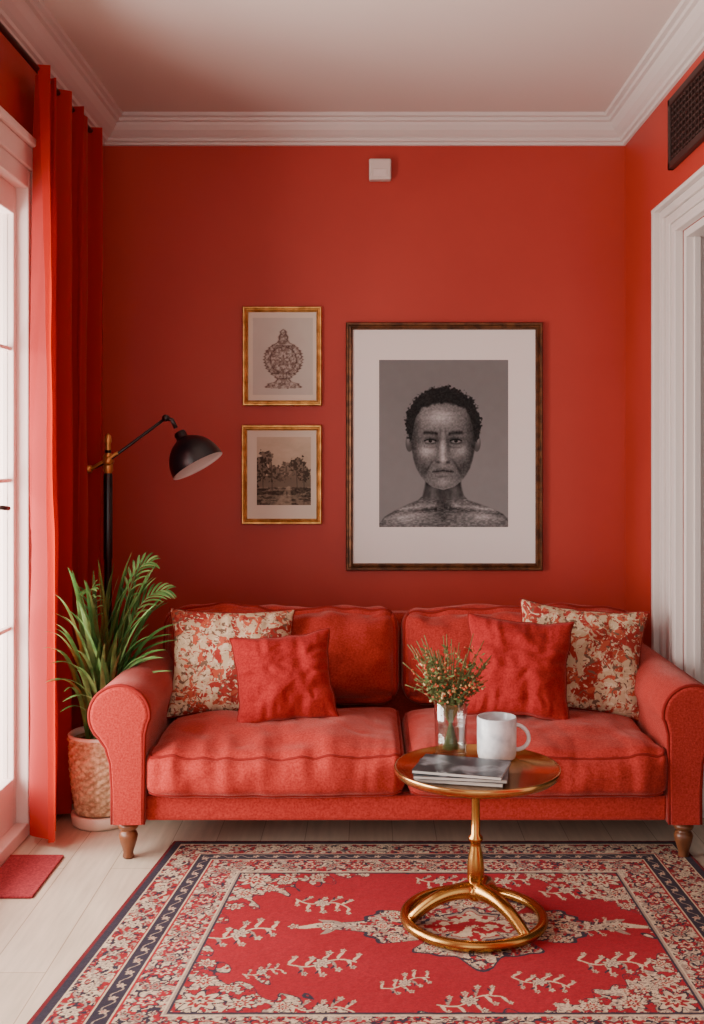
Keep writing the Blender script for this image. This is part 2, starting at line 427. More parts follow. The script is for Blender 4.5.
for i,(x,y) in enumerate(((SX-.965,SF+.055),(SX+.965,SF+.055),(SX-.9,SB-.07),(SX+.9,SB-.07))):
    lathe('leg_%d'%(i+1),legp,(x,y,0),M_wood,sofa,28)

# ---------- throw pillows ----------
def pillow(name,c,w,h,t,M,tilt=-.3,roll=0,yaw=0,seed=0,pinch=.10,pm=None):
    R=Matrix.Rotation(yaw,3,'Z')@Matrix.Rotation(tilt,3,'X')@Matrix.Rotation(roll,3,'Y')
    N=56; s=[math.sin(math.pi/2*(2*i/N-1)) for i in range(N+1)]
    g=group(name,c)
    def f(u,v,sg):
        x=w/2*u*(1-pinch*(1-v*v)); z=h/2*v*(1-pinch*(1-u*u))
        x+=.006*noise.noise(Vector((v*3,seed,1))); z+=.006*noise.noise(Vector((u*3,seed,5)))
        th=t/2*max(0,(1-u*u)*(1-v*v))**.45
        nz=Vector((u*2.2+seed*5,v*2.2,sg*2))
        wv=noise.noise(nz)*.16+noise.noise(nz*2.3)*.10
        e=max(abs(u),abs(v)); al=(v if abs(u)>abs(v) else u)
        pk=noise.noise(Vector((al*8+seed,e*1.2,sg+ (3 if abs(u)>abs(v) else 0))))*.34*e**2
        r1=abs(noise.noise(Vector((u*1.8+seed*3,v*2.6,4)))); cre=-.10*math.exp(-(r1/.05)**2)
        th*=1+wv+pk+cre*(1-e**4)
        y=sg*th + .018*noise.noise(Vector((u*1.3,v*1.3,seed)))
        return Vector(c)+R@Vector((x,y,z))
    vs=[];fs=[]
    for sg in (-1,1):
        for j in range(N+1):
            for i in range(N+1): vs.append(f(s[i],s[j],sg))
    L=(N+1)*(N+1)
    for j in range(N):
        for i in range(N):
            a=j*(N+1)+i; fs.append((a,a+1,a+N+2,a+N+1)); a+=L; fs.append((a+N+1,a+N+2,a+1,a))
    o=mk('cover',vs,fs,M,None)
    bm=bmesh.new(); bm.from_mesh(o.data); bmesh.ops.remove_doubles(bm,verts=bm.verts,dist=.0003); bm.to_mesh(o.data); bm.free()
    o.data.transform(Matrix.Translation(-Vector(c))); o.location=c; par(o,g)
    loop=[f(a,-1,1) for a in s[:-1]]+[f(1,a,1) for a in s[:-1]]+[f(-a,1,1) for a in s[:-1]]+[f(-1,-a,1) for a in s[:-1]]
    tube('piping',loop,.004,pm or M_pipe,g,8,True)
pillow('floral_throw_pillow',P(232,662,4.28),.49,.42,.18,M_pat,-.32,.03,.15,1)
pillow('floral_throw_pillow',P(580,659,4.28),.50,.42,.18,M_pat,-.32,.10,-.10,2)
pillow('red_throw_pillow',P(284,678,4.10),.375,.335,.16,M_pillow,-.38,-.08,.12,3)
pillow('red_throw_pillow',P(518,668,4.10),.395,.375,.17,M_pillow,-.33,.08,-.05,4)

# ---------- round brass table ----------
TX,TY=.315,3.28; TZ=.468
g=group('brass_side_table',(TX,TY,0))
M_top=mat('brass_top',(206,158,98),.2,.97,c2=(180,134,80),nscale=7)
lathe('top',[(0,TZ-.022),(.2,TZ-.022),(.236,TZ-.02),(.245,TZ-.012),(.248,TZ+.001),(.246,TZ+.006),(.241,TZ+.006),(.238,TZ),(.0,TZ)],(TX+.004,TY,0),M_top,g,96)
lathe('stem',[(0,.445),(.05,.446),(.052,.44),(.03,.432),(.016,.42),(.0125,.40),(.0125,.32),(.014,.27),(.021,.262),(.022,.254),(.015,.246),(.016,.235),(.022,.205),(.026,.17),(.025,.14),(.018,.122),(.03,.112),(.034,.10),(.03,.085),(.02,.075),(0,.07)],(TX,TY,0),M_brass,g,40)
Rr=.205
tube('base_ring',[(TX-.006+Rr*math.cos(2*math.pi*k/72),TY+Rr*math.sin(2*math.pi*k/72),.025) for k in range(72)],.0155,M_brass,g,12,True)
for i,a in enumerate((188,312,68)):
    a=math.radians(a); dx,dy=math.cos(a),math.sin(a)
    pts=bez((TX+dx*.01,TY+dy*.01,.102),(TX+dx*.11,TY+dy*.11,.112),(TX+dx*.198,TY+dy*.198,.026),14)
    tube('foot_%d'%(i+1),pts,[.026-.010*k/13 for k in range(14)],M_brass,g,12)
lathe('top_collar',[(0,.432),(.07,.44),(.07,.446),(0,.446)],(TX,TY,0),M_brass,g,40)

# magazines
g=group('magazine_stack',(.27,3.19,TZ))
M_pages=mat('paper_pages',(210,204,196),.8,c2=(150,146,140),nscale=4,stretch=(1,1,200))
M_cov1=mat('magazine_cover_dark',(30,33,38),.4,c2=(120,122,126),nscale=11,lo=.50,hi=.62)
M_cov2=mat('magazine_cover_light',(150,148,146),.4,c2=(60,60,62),nscale=12,lo=.5,hi=.62)
z=TZ+.0005
for i,(w,d_,t,r,cv) in enumerate(((.25,.175,.010,-.22,M_cov2),(.262,.18,.010,-.16,M_cov1),(.255,.175,.010,-.28,M_cov1))):
    box('pages_%d'%i,.268-w/2,.268+w/2,3.195-d_/2,3.195+d_/2,z+.0012,z+t-.0012,M_pages,g,0,r)
    for k,zz in enumerate((z,z+t-.0012)):
        box('cover_%d_%d'%(i,k),.268-w/2-.002,.268+w/2+.002,3.195-d_/2-.002,3.195+d_/2+.002,zz,zz+.0012,cv,g,0,r)
    z+=t+.0004

# mug
g=group('coffee_mug',(.39,3.385,TZ))
mc=(.39,3.385,TZ+.0005); hm=.128
lathe('body',[(0,0),(.052,0),(.057,.004),(.060,.02),(.0605,.06),(.0605,hm-.003),(.0585,hm),(.0565,hm-.003),(.056,.06),(.054,.012),(0,.008)],mc,M_white,g,56)
hp=[Vector(mc)+Vector((.057+.04*math.sin(t)*1.0,-.012*math.sin(t),.064+.038*math.cos(t))) for t in [math.pi*k/14 for k in range(15)]]
tube('handle',hp,.0065,M_white,g,10)
lathe('coffee',[(0,.1),(.0563,.1)],mc,mat('coffee',(50,28,16),.2),g,40)

# vase + bouquet
vc=Vector((.252,3.43,TZ+.0005)); g=group('glass_vase',tuple(vc))
lathe('glass',[(0,0),(.046,0),(.049,.004),(.050,.03),(.0505,.10),(.053,.162),(.0515,.163),(.0485,.10),(.047,.03),(.045,.012),(0,.010)],vc,M_glass,g,56)
lathe('water',[(0,.0108),(.0445,.0125),(.0467,.03),(.0478,.085),(0,.085)],vc,M_water,g,40)
acc=Acc()
for i in range(86):
    a=random.uniform(0,2*math.pi); rr=random.uniform(.15,1)**.6
    top=vc+Vector((math.cos(a)*.155*rr-.004,math.sin(a)*.10*rr,.205+random.uniform(.0,.18)*(1.15-.40*rr)))
    b0=vc+Vector((-math.cos(a)*.025,-math.sin(a)*.025,.016)); mid=vc+Vector((math.cos(a)*.018,math.sin(a)*.018,.18))
    pts=bez(b0,mid,top,9); acc.add(tube_data(pts,.0013,5),0)
    for k in range(random.randint(8,12)):
        t=random.uniform(.6,1.0); q=pts[min(8,int(t*8))]+Vector((random.uniform(-.017,.017),random.uniform(-.017,.017),random.uniform(-.012,.014)))
        acc.add(tube_data([pts[min(8,int(t*8))],q],.0008,4),0)
        if random.random()<.4:
            s=random.uniform(.0028,.0052)
            acc.add(lathe_data([(0,-s),(s*.8,-s*.5),(s,0),(s*.7,s*.7),(0,s)],q,7),random.choice((2,2,2,3,4)))
        else:
            dr=Vector((random.uniform(-1,1),random.uniform(-1,1),random.uniform(-.2,1))).normalized(); L=random.uniform(.014,.026); sd=dr.orthogonal().normalized()*L*.2
            acc.add(([q,q+dr*L*.5+sd,q+dr*L,q+dr*L*.5-sd],[(0,1,2,3)]),1)
M_stem=mat('flower_stem',(84,92,44),.7)
acc.make('wildflower_bouquet',[M_stem,mat('flower_leaf',(82,96,46),.7),mat('bud_orange',(180,76,44),.7),mat('bud_ochre',(164,124,66),.7),mat('bud_cream',(200,170,124),.7)],None)

# ---------- floor lamp ----------
LD=4.62; g=group('floor_lamp',(P(108,455,LD).x,LD,0)); lx=P(108,455,LD).x
lathe('base',[(0,0),(.115,0),(.118,.006),(.112,.016),(.03,.022),(.02,.04),(0,.04)],(lx+.01,LD,0),M_black,g,48)
pz=lambda y:P(0,y,LD).z
lathe('pole',[(.016,.03),(.016,pz(560)),(.019,pz(558)),(.019,pz(475)),(.013,pz(472)),(.013,pz(450)),(0,pz(450))],(lx,LD,0),M_black,g,20)
M_fit=mat('brass_fitting',(214,160,92),.32,.75,c2=(190,136,72),nscale=12)
lathe('finial',[(.014,pz(474)),(.021,pz(470)),(.021,pz(456)),(.013,pz(453)),(.011,pz(444)),(.016,pz(441)),(.013,pz(436)),(0,pz(433))],(lx,LD,0),M_fit,g,20)
A=P(88,471,LD-.03); B=P(166,418,LD-.03)
J=P(108,461,LD-.03)
tube('arm',[A,J,B],.0065,M_black,g,10)
tube('arm_brass',[A,P(118,453,LD-.03)],.0085,M_fit,g,10)
tube('knob_rear',[A-Vector((.014,0,-.006)),A+Vector((.014,0,.008))],.017,M_fit,g,12)
tube('hinge',[J+Vector((0,-.02,0)),J+Vector((0,.035,0))],.019,M_fit,g,14)
tube('elbow',[B+Vector((0,-.016,0)),B+Vector((0,.016,0))],.014,M_black,g,14)
S1=P(176,428,LD-.03)
tube('neck',[B,P(172,420,LD-.03),S1],.009,M_black,g,10)
ax=Vector((.50,-.12,-.86)).normalized()
ctr=P(198,466,LD-.03); R0=.114
pr=[(0,-.165),(.022,-.165),(.026,-.158),(.026,-.138),(.034,-.130)]+[(R0*math.sin(math.radians(a)),-.135*math.cos(math.radians(a))) for a in range(22,91,6)]+[(R0+.001,0.0)]
lathe('shade_outer',pr,ctr,M_black,g,48,ax)
pri=[(0,-.125)]+[((R0-.003)*math.sin(math.radians(a)),-.127*math.cos(math.radians(a))) for a in range(12,91,6)]+[(R0+.001,0)]
lathe('shade_inner',pri,ctr,mat('shade_lining',(214,204,198),.5),g,48,ax)
lathe('bulb',[(.012,-.11),(.014,-.09),(.026,-.06),(.028,-.045),(.02,-.025),(0,-.018)],ctr,mat('frosted_bulb',(236,230,220),.4),g,20,ax)

# ---------- potted palm ----------
pc=Vector((-1.02,4.19,0)); g=group('potted_palm',tuple(pc))
NB,rows=96,20; vs=[];fs=[]
h0,h1=.05,.335
def br(t): return .098+.024*math.sin(min(1,t*1.1)*math.pi*.55)
RW=rows*4
for j in range(RW+1):
    t=j/RW; r=br(t); row=j//4; ph=(j%4)/4
    for i in range(NB):
        a=2*math.pi*i/NB; w=.0055*math.sin(a*NB/6+ (math.pi if row%2 else 0))*math.sin(ph*math.pi)
        rr=r+w-.002*(ph==0)+(.004 if j>=RW-4 else 0)
        vs.append((pc.x+rr*math.cos(a),pc.y+rr*math.sin(a),h0+(h1-h0)*t))
for j in range(RW):
    for i in range(NB): fs.append((j*NB+i,j*NB+(i+1)%NB,(j+1)*NB+(i+1)%NB,(j+1)*NB+i))
fs.append(tuple(range(NB-1,-1,-1)))
mk('woven_basket',vs,fs,M_basket,g)
lathe('saucer',[(0,0),(.10,0),(.112,.01),(.116,.045),(.108,.05),(.10,.045),(0,.04)],pc,mat('saucer_clay',(216,192,172),.5),g,48)
lathe('basket_lining',[(.104,.20),(.112,.32),(.121,.338),(.126,.336),(.126,.328)],pc,M_basket,g,48)
lathe('rim',[(.113,.325),(.124,.335),(.127,.343),(.121,.348),(.112,.343),(.110,.325)],pc,mat('rim_white',(222,208,192),.5),g,48)
lathe('soil',[(0,.318),(.114,.31)],pc,M_soil,g,40)
def blade(acc,pts,w,mi,fold=.25):
    k=len(pts); vs=[];fs=[]
    for i,p in enumerate(pts):
        t=(pts[min(i+1,k-1)]-pts[max(i-1,0)]).normalized()
        s=t.cross(Vector((0,0,1))); s=s.normalized() if s.length>1e-3 else Vector((1,0,0))
        s=(s+t.cross(Vector((0,-1,0)))*.8)
        s=(s-t*s.dot(t)).normalized()
        up=s.cross(t)
        u=i/(k-1); ww=w*(math.sin(math.pi*min(1,.12+u*.88))**.7 if u<1 else 0)
        ww=max(ww,.0003)
        vs+=[p-s*ww+up*ww*fold,p,p+s*ww+up*ww*fold]
    for i in range(k-1):
        for j in range(2): a=i*3+j; fs.append((a,a+1,a+4,a+3))
    acc.add((vs,fs),mi)
def clampv(p,lim=-1.115):
    p=Vector(p)
    l=lim if p.y>3.86 else lim-.10
    if p.x<l: p.x=l+(p.x-l)*.08
    return p
acc=Acc()
base=pc+Vector((0,0,.315))
tips=[(44,632,3.80,.4),(54,594,3.82,.6),(50,664,3.78,.3),(68,568,3.84,.8),(84,580,3.95,.9),(98,560,4.1,1),(114,562,4.2,1),(132,552,4.2,1),(148,550,4.2,1),(158,562,4.22,.9),(172,590,4.2,.7),(177,624,4.15,.45),(156,604,4.05,.8),(128,586,4.0,.95),(64,692,3.82,.2),(166,650,4.05,.4),(108,600,4.3,1),(62,616,3.82,.6),(144,580,4.1,.95),(90,614,3.95,.95),(118,630,3.9,.9),(74,650,3.82,.6),(150,636,4.0,.7),(100,640,3.9,1),(140,566,4.3,1),(78,600,3.86,.9)]
for (tx,ty,td,ar) in tips:
    tip=P(tx,ty,td)
    for q_ in range(3):
        st=base+Vector((random.uniform(-.05,.05),random.uniform(-.05,.05),0))
        tp=tip+Vector((random.uniform(-.03,.03),random.uniform(-.04,.04),random.uniform(-.08,.01)))*(q_>0)
        mid=st.lerp(tp,.4); mid.z=st.z+(tp.z-st.z)*(.72+.30*(1-ar))+.05*(1-ar); mid.x=st.x+(tp.x-st.x)*.26
        pts=[clampv(p) for p in bez(st,mid,tp,18)]
        blade(acc,pts,random.uniform(.0075,.012),random.choice((0,0,1)))
for (tx,ty,td) in [(150,562,4.2),(166,590,4.2),(90,590,3.98)]:
    tip=P(tx,ty,td); st=base+Vector((random.uniform(-.03,.03),random.uniform(-.03,.03),0))
    mid=st.lerp(tip,.45); mid.z=tip.z; mid.x=st.x+(tip.x-st.x)*.3
    pts=[clampv(p) for p in bez(st,mid,tip,18)]
    acc.add(tube_data(pts,[.004-.003*i/17 for i in range(18)],6),1)
    for i in range(9,18):
        p=pts[i]; t=(pts[min(i+1,17)]-pts[i-1]).normalized()
        s=t.cross(Vector((0,-.7,.8))).normalized(); L=.075*math.sin(math.pi*(.3+.65*(i-9)/9))+.02
        for sg in (-1,1):
            d=(t*.9+s*sg*.6).normalized(); e=p+d*L+Vector((0,0,-L*.28))
            blade(acc,[clampv(q) for q in bez(p,p+d*L*.55+Vector((0,0,L*.06)),e,7)],.0052,random.choice((0,1)))
acc.make('palm_foliage',[M_leaf,M_leaf2],g)

# ---------- numpy painting ----------
def vn(x,y,seed=0):
    xi=np.floor(x);yi=np.floor(y);fx=x-xi;fy=y-yi
    fx=fx*fx*(3-2*fx);fy=fy*fy*(3-2*fy)
    def h(a,b):
        s=np.sin(a*127.1+b*311.7+seed*74.7)*43758.5453
        return s-np.floor(s)
    return (h(xi,yi)*(1-fx)+h(xi+1,yi)*fx)*(1-fy)+(h(xi,yi+1)*(1-fx)+h(xi+1,yi+1)*fx)*fy
def fbm(x,y,seed=0,o=4):
    s=0;a=.5;t=0
    for k in range(o): s=s+a*vn(x*2**k,y*2**k,seed+k); t+=a; a*=.5
    return s/t
def linarr(c):
    c=np.clip(c,0,255)/255.; return np.where(c<=.04045,c/12.92,((c+.055)/1.055)**2.4)
def colored_grid(name,co,nx,ny,rgb,m,g=None):
    me=bpy.data.meshes.new(name)
    idx=np.arange(nx*ny).reshape(ny,nx)
    q=np.stack([idx[:-1,:-1],idx[:-1,1:],idx[1:,1:],idx[1:,:-1]],-1).reshape(-1,4)
    me.vertices.add(nx*ny); me.vertices.foreach_set('co',co.reshape(-1).astype(np.float32))
    nf=len(q); me.loops.add(nf*4); me.loops.foreach_set('vertex_index',q.reshape(-1).astype(np.int32))
    me.polygons.add(nf); me.polygons.foreach_set('loop_start',(np.arange(nf)*4).astype(np.int32)); 
    try: me.polygons.foreach_set('loop_total',np.full(nf,4,np.int32))
    except Exception: pass
    me.update(calc_edges=True); me.validate()
    at=me.color_attributes.new('Col','FLOAT_COLOR','POINT')
    c4=np.ones((nx*ny,4),np.float32); c4[:,:3]=linarr(rgb.reshape(-1,3)); at.data.foreach_set('color',c4.reshape(-1))
    me.materials.append(m)
    o=link(bpy.data.objects.new(name,me)); return par(o,g)

# ---------- pictures on the wall ----------
def wallgrid(px0,px1,py0,py1,y,res):
    nx=int((px1-px0)*res)+1; ny=int((py1-py0)*res)+1
    X=np.linspace(px0,px1,nx); Yp=np.linspace(py1,py0,ny)
    gx,gy=np.meshgrid(X,Yp)
    co=np.stack([(gx-VX)/F*D,np.full_like(gx,y),H+(VY-gy)/F*D],-1)
    return nx,ny,gx,gy,co
def frame(name,x0,x1,y0,y1,w,M,matM,art,depth=.028,lip=None):
    c=P((x0+x1)/2,(y0+y1)/2,D); g=group(name,tuple(c))
    a=P(x0,y1,D); b=P(x1,y0,D); W=w/F*D
    pr=[(0,0),(0,.75),(.15,1),(.35,1),(.5,.8),(.7,.85),(.85,.7),(1,.45),(1,0)]
    vs=[]
    for (o,dz) in pr:
        o=o*W; yy=D-.0002-dz*depth
        vs+=[(a.x+o,yy,a.z+o),(b.x-o,yy,a.z+o),(b.x-o,yy,b.z-o),(a.x+o,yy,b.z-o)]
    fs=[]
    for j in range(len(pr)-1):
        for i in range(4): fs.append((j*4+i,j*4+(i+1)%4,(j+1)*4+(i+1)%4,(j+1)*4+i))
    fixn(mk('moulding',vs,fs,M,g,False))
    box('mat_board',a.x+W*.5,b.x-W*.5,D-.009,D-.002,a.z+W*.5,b.z-W*.5,matM,g)
    ax0,ax1,ay0,ay1,fn,res=art
    nx,ny,gx,gy,co=wallgrid(ax0,ax1,ay0,ay1,D-.0096,res)
    colored_grid('print',co,nx,ny,fn(gx,gy),vcmat(name+'_print',.8),g)
    if lip:
        q0=P(ax0,ay1,D);q1=P(ax1,ay0,D);t=.0025
        for k,(xa,xb,za,zb) in enumerate(((q0.x-t,q1.x+t,q0.z-t,q0.z),(q0.x-t,q1.x+t,q1.z,q1.z+t),(q0.x-t,q0.x,q0.z,q1.z),(q1.x,q1.x+t,q0.z,q1.z))):
            box('mat_bevel_%d'%k,xa,xb,D-.0105,D-.009,za,zb,lip,g)
def S(x,a,b):
    t=np.clip((x-a)/(b-a),0,1); return t*t*(3-2*t)
def G(x,y,cx,cy,sx,sy): return np.exp(-((x-cx)/sx)**2-((y-cy)/sy)**2)
def portrait(x,y):
    v=np.full_like(x,114.)+12*S(y,360,527)+5*(fbm(x/8,y/8,3)-.5)
    fx=x-443.0; ax=np.abs(fx)
    shy=np.interp(x,[379,384,395,408,418,424,427,460,463,468,480,494,503,508],[524,517,510,504,500,494,486,486,494,500,504,509,514,519])
    torso=S(y-shy,-1,1.5)
    tv=102+55*G(x,y,405,516,16,7)+50*G(x,y,483,515,16,7)-40*G(x,y,443,508,8,14)-35*np.exp(-((y-(508+ax*.10))/2.2)**2)*(ax>6)
    tv+=30*np.exp(-((y-(505+ax*.08))/1.8)**2)*(ax>8)
    tv+=44*(fbm(x/2.2,y/1.1,5,3)-.5)*2
    tv-=30*np.exp(-((y-shy)/2.0)**2)
    neck=S(19.5-ax+1.5*np.sin(y/6),-1,2)*S(y,465,470)*S(-y,-504,-494)
    nv=58+40*G(x,y,433,489,4,12)+30*G(x,y,454,491,4,10)-34*np.exp(-((y-481)/6)**2)+18*(fbm(x/2,y/3,6,3)-.5)*2
    v=v*(1-torso)+tv*torso; v=v*(1-neck)+nv*neck
    for s in (-1,1):
        e=S(1-((fx-s*33.6)/4.0)**2-((y-443)/9)**2,-.1,.2); ev=72+46*G(fx,y,s*35.,440,2,5); v=v*(1-e)+ev*e
    hw=np.interp(y,[398,405,415,425,437,450,460,468,476,482,487,490],[24,29,32,33,33,31.5,29.5,27,22.5,17.5,11,0])
    face=S(hw-ax,-.8,1.2)*(y<490)*(y>397)
    f=np.full_like(x,104.)
    f+=66*G(fx,y,-3,417,15,8)
    f+=60*G(fx,y,-17,451,8,6)+46*G(fx,y,18,451,7,5.5)
    f+=66*G(fx,y,-.5,449,2.6,12)+42*G(fx,y,0,459.5,4,3)
    f+=34*G(fx,y,0,481.5,7,4)+14*G(fx,y,0,466,5,1.2)
    f+=18*G(ax,y,14,435.5,8,1.8)
    f-=50*S(ax,19,32)+12*S(fx,4,26)
    f-=48*G(ax,y,11,439.5,8,4.2)
    f-=24*G(ax,y,5.0,446,2.0,8)
    f-=54*G(ax,y,4.4,462.2,2.0,1.3)
    f-=18*G(ax,y,7,460,1.6,2.4)
    f-=26*np.exp(-((ax-(8.5+ (y-458)*.62))/1.3)**2)*S(y,457,462)*S(-y,-476,-469)
    f-=34*G(ax,y,19,468,5,9)
    by=432.8+.012*(ax-13)**2-(ax-13)*.05
    f-=68*np.exp(-((y-by)/1.7)**2)*S(ax,4,6.5)*S(-ax,-22,-18)
    f-=30*G(ax,y,2.3,432,.8,3.5)
    for k,yy in enumerate((410,415,420)): f-=11*np.exp(-((y-yy-.004*fx**2-.8*np.sin(fx/6+k))/.8)**2)*(ax<19)
    eye=S(1-((ax-12.8)/5.0)**2-((y-441.4)/1.6)**2,0,.35); f=f*(1-eye)+124*eye
    ir=S(1-((ax-12.8)/2.0)**2-((y-441.1)/1.8)**2,0,.4); f=f*(1-ir)+14*ir
    f+=70*G(ax,y,12.3,440.6,.5,.5)
    f-=64*np.exp(-((y-(439.6+.035*(ax-12.8)**2))/.8)**2)*(np.abs(ax-12.8)<6.2)
    f-=28*np.exp(-((y-(443.8-.03*(ax-12.8)**2))/.8)**2)*(np.abs(ax-12.8)<5.6)
    f-=24*np.exp(-((y-(447.4-.02*(ax-12.8)**2))/1.)**2)*(np.abs(ax-12.8)<6.5)
    lipm=S(1-(fx/11.5)**2-((y-471.3)/3.4)**2,0,.35); f=f*(1-.45*lipm)+62*.45*lipm
    f+=30*G(fx,y,0,473.4,5,1.1)
    f-=52*np.exp(-((y-(471.0+.008*fx**2-.6*np.exp(-(fx/2)**2)))/.7)**2)*(ax<11)
    f-=28*G(fx,y,0,476.8,6,1.1)
    f+=24*(fbm(x/1.4,y/1.4,8,3)-.5)*2
    f=np.clip(f,14,232)
    v=v*(1-face)+f*face
    n=fbm(x/2.0,y/2.0,11,3); rad=np.hypot(fx/38.2,(y-424)/38.2)
    n0=fbm(x/5,y/5,15,2)
    hair_s=np.clip((1.0+.09*(n-.5)*2+.05*(n0-.5)-rad)/.035,0,1)
    hl=np.interp(ax,[0,12,22,27,30,32,40],[405,406,410,418,431,443,446])+3.5*(fbm(x/2.4,y/2.4,12,2)-.5)
    soft=hair_s*np.clip((hl-y)/2.5,0,1)*(y<444)
    hv=24+44*(fbm(x/1.2,y/1.2,13,3)-.4)
    v=hv*soft+v*(1-soft)
    v=np.clip(v,8,238)
    return np.stack([v*1.0,v*.985,v*.985],-1)
def urn(x,y):
    v=np.stack([np.full_like(x,192.),np.full_like(x,188.),np.full_like(x,178.)],-1)
    v+= (6*(fbm(x/10,y/10,2)-.5))[...,None]
    cx=283.5; fx=x-cx; ax=np.abs(fx)
    hw=np.interp(y,[330,332,334,337,340,343,346,352,360,368,374,378,381,384,388,389],[1,3,2.5,4.5,4,6,12,17.5,19,17,12,7,6,15,18,0])
    hw=hw+.8*np.sin(y*2.1)*(y>344)
    ins=S(hw-ax,-.3,.5)*(y>329)*(y<389)
    outl=np.exp(-((hw-ax)/.9)**2)*(y>330)*(y<389)
    pat=.3+.7*((fbm(x/1.5,y/1.5,4,3)>.48))
    rr=np.hypot(fx,y-360); pet=np.cos(6*np.arctan2(y-360,fx))*np.cos(rr*.9)>0.1
    ring=sum(np.exp(-((y-k)/.7)**2) for k in (346,374,379))+np.exp(-((rr-13)/.8)**2)
    dark=np.clip(ins*pat*.5+ins*pet*.2+outl*.6+ins*ring*.4,0,.9)
    ink=np.array([84.,62,56])
    v=v*(1-dark[...,None])+ink*dark[...,None]
    return v
def landscape(x,y):
    t=(y-437)/68
    base=np.array([200.,186,164]); v=np.ones(x.shape+(3,))*base
    v-= (26*t+20*(fbm(x/9,y/5,3)-.4))[...,None]
    hz=486
    n2=fbm(x/1.6,y/1.6,6,3); n=fbm(x/3,y/3,5,3)
    def blob(cx,cy,sx,sy,th=.0): return (1-((x-cx)/sx)**2-((y-cy)/sy)**2+1.5*(n-.5)+.7*(n2-.5))>th
    d=np.zeros_like(x)
    far=(y>474+3*(fbm(x/7,y*0+1,9,2)-.5)*4)&(y<hz+1); d=np.where(far,.46,d)
    for (cx,cy,sx,sy,k) in ((262,466,6,14,.75),(268,458,5,7,.62),(273,474,6,9,.66),(280,474,7,8,.55),(289,470,9,8,.5),(298,466,8,10,.68),(304,474,6,9,.7),(257,480,4,8,.75)):
        d=np.where(blob(cx,cy,sx,sy),np.maximum(d,k*(.65+.5*(n2>.5))),d)
    ground=S(y,hz-2,hz+3)*(.34+.36*(fbm(x/7,y/1.6,7,3)>.52)+.15*(n2>.5))
    d=np.maximum(d,ground)
    for tx in (263,272,297,304): d=np.maximum(d,.8*np.exp(-((x-tx-(y-480)*.04)/.6)**2)*(y>462)*(y<490))
    path=S(1-np.abs(x-(288-(y-490)*.3))/(1.5+(y-hz)*.45+1e-3),0,.4)*(y>hz); d=d*(1-.5*path)
    for tx in (283,287,300): d=np.maximum(d,.85*np.exp(-((x-tx)/.9)**2-((y-493)/3)**2))
    d=np.clip(d,0,.92)
    ink=np.array([42.,35,30])
    return v*(1-d[...,None])+ink*d[...,None]
M_lip=mat('mat_bevel',(240,232,226),.8)
frame('framed_portrait',346,542,323,570,7,M_bronze,M_mat,(379,508,360,527,portrait,2.4),.035,M_lip)
frame('framed_urn_print',243,322,307,406,5.5,M_gold,M_mat2,(253,313,318,395,urn,2.4),.028)
frame('framed_landscape_print',242,322,425,524,5.5,M_gold,M_mat2,(257,311,437,505,landscape,2.4),.028)
g=group('wall_alarm_sensor',tuple(P(379,171,D)))
a=P(369,182,D);b=P(391,161,D)
box('body',a.x,b.x,D-.05,D-.0002,a.z,b.z,mat('sensor_plastic',(206,190,182),.4),g,.008,None,3)
box('lens',a.x+.02,b.x-.02,D-.053,D-.049,a.z+.015,a.z+.05,mat('sensor_lens',(216,200,194),.3),g,.0015)

# ---------- rug ----------
RY0,RY1=2.43,3.975; W=1.86
nx,ny=860,710
u=np.linspace(0,1,nx); v_=np.linspace(0,1,ny)
uu,vv=np.meshgrid(u,v_)
yl=RY0+(RY1-RY0)*vv
left=-.875+( -.712+.875)*vv; right=1.19-.07*vv
rx=left+(right-left)*uu; ry=yl
rz=.008+.0012*(fbm(rx*60,ry*60,1,2)-.5)
edge=np.minimum(np.minimum(uu,1-uu)*W,np.minimum(vv,1-vv)*1.545)
rz=np.where(edge<.006,.0008,rz)
lx_=(uu-.5)*W; ly_=(vv-.5)*1.545
wx=lx_+.010*(fbm(lx_*25,ly_*25,31,2)-.5); wy=ly_+.010*(fbm(lx_*25,ly_*25,37,2)-.5)
pxx=np.abs(wx); pyy=np.abs(wy)
cream=np.array([186.,164,138]); navy=np.array([44.,38,50]); red=np.array([130.,20,29]); fred=np.array([142.,20,33]); tan=np.array([142.,122,108]); dred=np.array([98.,17,24])
C=np.ones(uu.shape+(3,))*fred
def put(mask,c): C[mask]=c
def ros(dx,dy,R,n=8,c0=cream,c1=red,c2=navy):
    r=np.hypot(dx,dy); th=np.arctan2(dy,dx); b=R*(.78+.22*np.cos(n*th))
    put(r<b*1.18,c2); put(r<b,c0); put(r<b*.62,c1); put(r<b*.32,c0); put(r<b*.14,c2)
def leafm(dx,dy,ang,L,wd,c):
    ca,sa=math.cos(ang),math.sin(ang); a=dx*ca+dy*sa; b=-dx*sa+dy*ca
    put((a>0)&(a<L)&(np.abs(b-.5*wd*np.sin(a/L*5))<wd*np.sin(np.clip(a/L,0,1)*math.pi)**.7),c)
